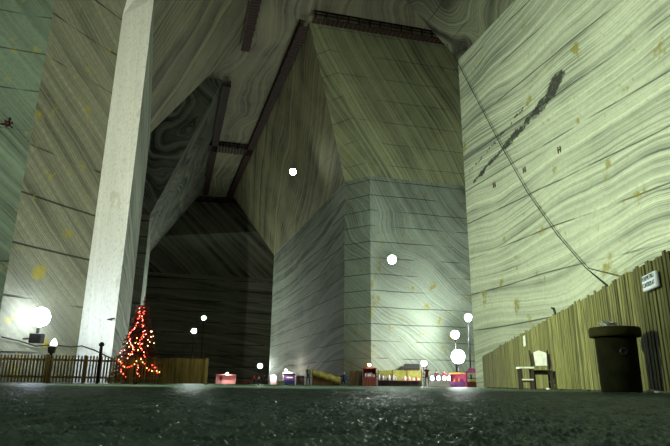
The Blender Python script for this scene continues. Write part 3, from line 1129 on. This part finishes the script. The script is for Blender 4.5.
def booth(name, label, cat, px0, px1, d, h, mats, dep=1.2, counter=.45, roof=.0, lampc=None, lamp_p=0, lamp_at=(.0, -.3, .9), goods=None, seed=1):
    c = at((px0 + px1) / 2, d)
    w = pxm(px1 - px0, d)
    root = thing(name, label, cat, c, face_cam(c))
    mw, mr, mc = mats
    MB().bbox((-w / 2, dep / 2 - .05, 0), (w / 2, dep / 2, h), .01).build('back_panel', mw, root)
    for s in (-1, 1):
        MB().bbox((s * w / 2 - .03, -dep / 2, 0), (s * w / 2 + .03, dep / 2 - .05, h), .01).build('side_panel', mw, root)
    MB().prism([(-w / 2 - .08, h), (w / 2 + .08, h), (w / 2 + .08, h + .06), (0, h + .06 + roof), (-w / 2 - .08, h + .06)], -dep / 2 - .12, dep / 2 + .05).build('roof', mr, root)
    MB().bbox((-w / 2 + .03, -dep / 2, 0), (w / 2 - .03, -dep / 2 + .35, h * counter), .01).build('counter', mc, root)
    if lampc:
        bulb(root, Vector((lamp_at[0] * w / 2, lamp_at[1], lamp_at[2] * h)), .14, lampc, lamp_p)
    return root, c, w


def jars(kind, label, cat, root_c, rz, n, w, z, cols, group, seed, hh=(.12, .3)):
    r = random.Random(seed)
    M = Matrix.Translation(root_c) @ Matrix.Rotation(rz, 4, 'Z')
    for i in range(n):
        p = M @ Vector((-w / 2 + w * (i + .5) / n, 0, z))
        h = r.uniform(*hh)
        q = w / n * .38
        b = MB().lathe([(q * .8, 0), (q, h * .15), (q * .95, h * .7), (q * .5, h * .85), (q * .45, h)], 12)
        o = b.build(kind, cols[i % len(cols)])
        o.location = p
        nth = ('leftmost', 'second from left', 'third from left', 'fourth from left', 'fifth from left', 'sixth from left', 'seventh from left', 'eighth from left', 'ninth from left')
        word = {M_whitew: 'white', M_purple: 'violet', M_blue: 'dark blue', M_pinkc: 'pink', M_redp: 'red', M_pinkw: 'pale pink', M_yel: 'yellow'}.get(cols[i % len(cols)], 'lilac')
        tag(o, word + ' ' + cat + ', ' + ('rightmost' if i == n - 1 else nth[i]) + ' ' + label, cat, group)


WARMPINK = (1.0, .62, .55)
# far gallery: pink lit stall
booth('market_stall', 'small pink lit stall far off right of the picket fence', 'stall', 216, 235, 90, 1.35, (M_pinkw, M_pinkw, M_pinkw), 1.6, .35, 0, WARMPINK, 110, (.1, -1.1, 1.12))
c = at(220.5, 87)
person('tiny dark figure standing before the far pink stall', c, face_cam(c) + PI, 1.3, cloth('black_coat', (.03, .02, .02)), cloth('black_trousers', (.02, .02, .025)))
for i, (px, lb) in enumerate(((239.5, 'dark red crate nearest to the far pink stall'), (243.5, 'middle dark crate of the row right of far pink stall'), (248, 'rightmost reddish crate of the row right of far pink stall'))):
    c = at(px, 92)
    b = MB()
    w_, h_ = .27, .55 + .1 * (i % 2)
    for s in (-1, 1):
        b.box((s * w_ - .03, -.3, 0), (s * w_ + .03, .3, h_))
    for k in range(4):
        z = h_ * k / 4
        b.box((-w_, -.3, z + .02), (w_, -.26, z + h_ / 4 - .02))
        b.box((-w_, .26, z + .02), (w_, .3, z + h_ / 4 - .02))
    b.box((-w_, -.3, 0), (w_, .3, .04))
    o = b.build('crate', [M_dkred, M_brown, M_redp][i])
    o.location = c
    o.rotation_euler.z = face_cam(c)
    tag(o, lb, 'crate', 'crates in the far gallery')
for px, d, col, lb, hgt in ((254, 100, (.45, .06, .10), 'leftmost far person in a red jacket below low floodlight', 1.55), (258.5, 101, (.60, .28, .30), 'far person in a pink top between two darker figures', 1.5),
                            (264, 100, (.10, .02, .03), 'far person in dark clothes left of the bright booth', 1.65), (268.5, 101, (.38, .08, .05), 'far person in a rusty red jacket beside bright booth', 1.55)):
    c = at(px, d)
    person(lb, c, face_cam(c) + random.uniform(-.6, .6), hgt, cloth('jacket', col), cloth('dark_trousers', (.025, .02, .03)))
c = at(258.5, 36)
o = MB().lathe([(.05, 0), (.07, .02), (.085, .1), (.09, .105), (.075, .11)], 16).build('white_cup', M_white)
o.location = c
tag(o, 'small white tub standing alone on the dark floor', 'tub')
booth('bright_booth', 'narrow bright white booth left of the violet kiosk', 'stall', 270.5, 276, 82, 1.1, (M_whitew, M_whitew, M_pinkw), 1.0, .3, .2, (1, .8, .75), 50, (0, -.75, 1.05))
c = at(280.8, 74)
root = thing('cream_chest', 'low cream coloured chest in front of the violet kiosk', 'chest', c, face_cam(c))
MB().bbox((-.45, -.25, 0), (.45, .25, .42), .02).build('body', plain('cream_paint', (.80, .68, .45)), root)
MB().bbox((-.48, -.28, .42), (.48, .28, .50), .02).build('lid', plain('cream_lid', (.85, .78, .60)), root)
kr, kc, kw = booth('kiosk', 'white kiosk with a dark violet serving window', 'kiosk', 283, 295, 78, 1.45, (M_whitew, M_whitew, M_blue), 1.4, .42, .18, (1, .85, .85), 70, (-.6, -1.15, 1.25))
MB().bbox((-kw / 2 + .1, -.55, .62), (kw / 2 - .1, -.5, 1.2), .01).build('window', M_purple, kr)
MB().bbox((-kw * .2, -.6, .85), (kw * .3, -.56, 1.0), .01).build('notice', M_whitew, kr)
c = at(300, 70)
root = thing('board_screen', 'reddish brown board screen right of the violet kiosk', 'screen', c, face_cam(c))
for k in range(6):
    MB().bbox((-.48 + k * .165, -.02, .05), (-.48 + k * .165 + .15, .02, 1.1 - .04 * (k % 2)), .006).build('board', [M_brown, M_dkred][k % 2], root)
MB().box((-.5, .02, .25), (.5, .07, .33)).box((-.5, .02, .85), (.5, .07, .93)).build('batten_pair', M_dkred, root)
for s in (-1, 1):
    MB().box((s * .42 - .04, .07, 0), (s * .42 + .04, .35, .05)).bar((s * .42, .3, .03), (s * .42, .09, .8), .05).build('foot', M_dkred, root)

c = at(308, 55)
person('man in a green jacket and dark trousers standing beside ochre tarpaulin', c, face_cam(c) + .5, 1.78, cloth('green_jacket', (.06, .10, .03)), cloth('charcoal_trousers', (.025, .028, .03)), arms=('up', 'down'))

# tarpaulin covered frame
c = at(326, 59)
root = thing('covered_stall', 'low stall sloping under an ochre tarpaulin', 'stall', c, face_cam(c))
w2_ = pxm(28, 59) / 2
n_ = 14
vs, fs = [], []
for i in range(n_ + 1):
    f = i / n_
    x = -w2_ + 2 * w2_ * f
    top = 1.62 - .75 * f - .10 * math.sin(f * PI * 3) ** 2
    for j, (yy, zz) in enumerate(((-.75, top - .62 - .1 * math.sin(i * 1.7) ** 2), (-.72, top - .3), (-.45, top - .06), (0, top), (.45, top - .06), (.72, top - .35), (.75, .1))):
        vs.append((x, yy, max(.08, zz)))
for i in range(n_):
    for j in range(6):
        a = i * 7 + j
        fs.append((a, a + 1, a + 8, a + 7))
tp_ = MB().add(vs, fs, None, True).build('tarpaulin', M_ochre, root)
so = tp_.modifiers.new('thick', 'SOLIDIFY'); so.thickness = .03
MB().bbox((-w2_ + .05, -.6, 0), (w2_ * .95, .6, .75), .02).build('body', M_brown, root)
for s in (-1, 1):
    MB().box((s * (w2_ - .08) - .03, -.68, 0), (s * (w2_ - .08) + .03, -.62, .9 if s < 0 else .55)).build('post', M_dkred, root)
c = at(344, 56)
root = thing('folding_chair', 'dark folding chair under the seated person in blue', 'chair', c, face_cam(c))
MB().bbox((-.22, -.2, .42), (.22, .22, .45), .01).build('seat', M_dark, root)
MB().bbox((-.22, .22, .6), (.22, .25, .85), .01).build('backrest', M_dark, root)
for sx in (-.2, .2):
    MB().bar((sx, -.18, 0), (sx, .2, .42), .03).build('leg', M_dark, root)
    MB().bar((sx, .23, 0), (sx, .23, .85), .03).build('leg', M_dark, root)
person('person in dark blue sitting left of the brown boards', c + Vector((0, 0, .03)), face_cam(c) - .15, 1.7, cloth('navy_coat', (.03, .04, .09)), cloth('black_trousers', (.012, .012, .016)), sit=True, arms=('up', 'down'))
# brown board screen
c = at(356, 57)
root = thing('board_partition', 'tall brown board partition left of the dark red booth', 'partition', c, face_cam(c))
for k in range(7):
    MB().bbox((-.6 + k * .172, -.02, .02), (-.6 + k * .172 + .16, .02, 1.42 + .06 * math.sin(k * 2)), .006).build('board', [M_brown, wood('brown_board', (.13, .08, .03))][k % 2], root)
MB().box((-.6, .02, .3), (.6, .07, .4)).box((-.6, .02, 1.05), (.6, .07, 1.15)).build('batten_pair', M_dkred, root)
# booth with the orange lamp
kr, kc, kw = booth('lamp_booth', 'dark red booth with a warm lamp on its roof', 'stall', 363.5, 376, 56.5, 1.62, (M_dkred, M_dkred, M_dkred), 1.0, .5, .08, (1.0, .62, .32), 26, (-.05, -.72, 1.2))
jars('bottle', 'on the dark red booth counter', 'bottle', kc + Vector((0, -.34, 0)), face_cam(kc), 7, kw - .2, .83, [M_whitew, plain('lilac_glaze', (.5, .38, .6)), M_whitew], 'bottles on the dark red booth', 3, (.3, .5))
# long yellow green stall
c = at(400, 56.9)
wl = pxm(43.5, 56.9)
root = thing('long_stall', 'long yellow green canvas stall along the pillar foot', 'stall', c, face_cam(c))
MB().bbox((-wl / 2, .5, 0), (wl / 2, .54, 1.5), .01).build('back_canvas', M_yelg, root)
for k in range(4):
    x = -wl / 2 + wl * k / 3
    MB().box((x - .04, .42, 0), (x + .04, .5, 1.56)).build('post', M_brown, root)
MB().bbox((-wl / 2, -.4, .5), (wl / 2, .4, .56), .01).build('table_top', M_brown, root)
for k in range(5):
    x = -wl / 2 + .06 + (wl - .12) * k / 4
    MB().box((x - .03, -.36, 0), (x + .03, -.3, .5)).build('leg', M_dark, root)
MB().box((-wl / 2, -.1, .06), (wl / 2, .38, .12)).box((-wl / 2, .3, .0), (wl / 2, .36, .5)).build('lower_shelf', M_dark, root)
rz_ = face_cam(c)
MX = Matrix.Translation(c) @ Matrix.Rotation(rz_, 4, 'Z')
jars('ornament', 'on the left half of the long stall', 'ornament', MX @ Vector((-wl * .28, -.15, 0)), rz_, 9, wl * .42, .565, [M_whitew, M_purple, M_whitew, plain('lilac', (.5, .42, .7)), M_blue], 'ornaments on the long stall', 6, (.25, .6))
jars('bottle', 'on the right half of the long stall', 'bottle', MX @ Vector((wl * .25, -.15, 0)), rz_, 8, wl * .4, .565, [M_pinkc, M_whitew, M_redp, M_pinkw], 'bottles on the right half of the long stall', 8, (.18, .42))
# dark roofed shed behind it
c = at(412, 58.1)
root = thing('small_shed', 'small shed with a dark sloping roof behind the long stall', 'shed', c, face_cam(c))
ws = pxm(16, 60) / 2
MB().bbox((-ws + .08, -.4, 0), (ws - .08, .4, 1.7), .01).build('body', M_brown, root)
MB().add([(-ws - .1, -.55, 1.62), (ws, -.55, 1.62), (ws, .55, 2.1), (-ws + .15, .55, 2.1), (-ws - .1, -.55, 1.72), (ws, -.55, 1.72), (ws, .55, 2.2), (-ws + .15, .55, 2.2)],
         [(0, 3, 2, 1), (4, 5, 6, 7), (0, 1, 5, 4), (1, 2, 6, 5), (2, 3, 7, 6), (3, 0, 4, 7)]).build('roof', M_dark, root)
# lamp over the stall front
q = CAM + ray(424, 363.5) * (54.5 / ray(424, 363.5).y)
root = thing('stall_lamp', 'white glaring lamp on a thin pole right of the shed roof', 'lamp', q)
bulb(root, Vector((0, 0, 0)), .26, (1, .84, .82), 110)
MB().tube([(0, .3, -q.z), (0, .3, .1), (0, .1, .28)], .035, 8).build('pole', M_black, root)
c = at(427.3, 52)
person('person in a dark top seen from behind before the stall lamp', c, face_cam(c) + PI + .2, 1.78, cloth('dark_maroon_top', (.045, .012, .018)), cloth('maroon_trousers', (.05, .015, .02)), arms=('out', 'out'), sleeves=False, stride=.14)
c = at(437, 53.5)
person('person in a green and plum coat behind the white table', c, face_cam(c) + .3, 1.5, cloth('plum_coat', (.10, .04, .07)), cloth('plum_trousers', (.05, .02, .04)), arms=('up', 'down'), hair_len=.1)
c = at(444.5, 53)
person('person in a bright red sweater behind the white table', c, face_cam(c) - .2, 1.45, cloth('red_sweater', (.55, .05, .08)), cloth('dark_skirt', (.05, .02, .03)), arms=('down', 'up'))
# white glowing table
c = at(440.5, 48.2)
wt = pxm(20, 48.2)
root = thing('display_table', 'low glowing white cloth covered table among the stalls', 'table', c, face_cam(c))
vs, fs = [], []
nn_ = 60
for i in range(nn_):
    a = 2 * PI * i / nn_
    ca, sa = math.cos(a), math.sin(a)
    ex_ = (abs(ca) ** .35) * (1 if ca > 0 else -1) * wt / 2
    ey_ = (abs(sa) ** .35) * (1 if sa > 0 else -1) * .45
    wv = 1 + .03 * math.sin(i * 1.9)
    vs += [(ex_ * wv * 1.03, ey_ * wv * 1.06, .03), (ex_, ey_, .5)]
for i in range(nn_):
    a, b = 2 * i, 2 * ((i + 1) % nn_)
    fs.append((a, b, b + 1, a + 1))
fs.append(tuple(2 * i + 1 for i in range(nn_)))
MB().add(vs, fs, None, True).build('tablecloth', M_whitew, root)
MB().bbox((-wt / 2 + .05, -.4, .0), (wt / 2 - .05, .4, .47), .01).build('table_frame', M_brown, root)
MX = Matrix.Translation(c) @ Matrix.Rotation(face_cam(c), 4, 'Z')
for i, (fx_, lb) in enumerate(((-.38, 'glowing salt lamp at the left end of white table'), (-.08, 'second glowing salt lamp from left on white table'), (.2, 'third glowing salt lamp from left on white table'), (.42, 'glowing salt lamp at the right end of white table'))):
    b = MB()
    b.ball((0, 0, .17), .15, 12, 8, (.85, .85, 1.15))
    for v in b.v:
        v += Vector(mnoise.noise_vector(v * 7 + Vector((i, 0, 0)))) * .03
        v.z = max(v.z, .02)
    r0 = thing('salt_lamp', lb, 'lamp', MX @ Vector((fx_ * wt, -.1, .505)), 0, 'salt lamps on the white table')
    b.build('crystal', emit('crystal_glow', (1, .62, .70), 110), r0)
    MB().lathe([(.11, 0), (.12, .015), (.11, .04)], 16).build('base', M_brown, r0)
# stall with violet and yellow wares
kr, kc, kw = booth('cloth_stall', 'open stall with violet and yellow wares beside red frame', 'stall', 451, 466, 49.5, 1.05, (M_pinkc, M_yel, M_purple), 1.1, .42, .1)
jars('bag', 'on the violet stall counter', 'bag', kc + Vector((0, -.38, 0)), face_cam(kc), 5, kw - .25, .45, [M_yel, M_redp, M_yel, M_purple, M_pinkc], 'bags on the violet stall', 4, (.25, .42))
# red posted stall frame
c = at(473, 46.5)
wf = pxm(12.5, 46.5)
root = thing('red_frame_stall', 'tall open stall frame with red posts at fence end', 'stall', c, face_cam(c))
for sx in (-1, 1):
    for sy in (-1, 1):
        hh_ = 2.0 if sx > 0 else 1.25
        MB().box((sx * (wf / 2 - .05) - .05, sy * .45 - .05, 0), (sx * (wf / 2 - .05) + .05, sy * .45 + .05, hh_)).build('post', M_redp, root)
    MB().box((sx * (wf / 2 - .05) - .04, -.4, 1.05), (sx * (wf / 2 - .05) + .04, .4, 1.15)).build('side_rail', M_redp, root)
for sy in (-1, 1):
    MB().box((-wf / 2, sy * .45 - .04, 1.0), (wf / 2, sy * .45 + .04, 1.1)).build('cross_rail', M_pinkw, root)
MB().bbox((-wf / 2 + .1, -.35, .0), (wf / 2 - .1, .35, .42), .02).build('chest', M_dkred, root)
MB().prism([(-wf / 2, 1.12), (wf / 2 - .1, 1.12), (wf / 2 - .25, 1.4), (-wf / 2 + .3, 1.5)], -.42, .42).build('canopy', M_pinkc, root)
MB().bbox((-.25, -.33, .43), (.25, .1, .6), .03).build('cushion', M_yel, root)


# ------------------------------------------------------------------ render look
w = bpy.data.worlds.new('mine_dark')
scene.world = w
w.use_nodes = True
w.node_tree.nodes['Background'].inputs[0].default_value = (.0, .0, .0, 1)
vs_ = scene.view_settings
scene.display_settings.display_device = 'sRGB'
vs_.view_transform = 'Standard'
vs_.look = 'None'
vs_.gamma = 1.0
vs_.use_curve_mapping = False
vs_.exposure = 0.0
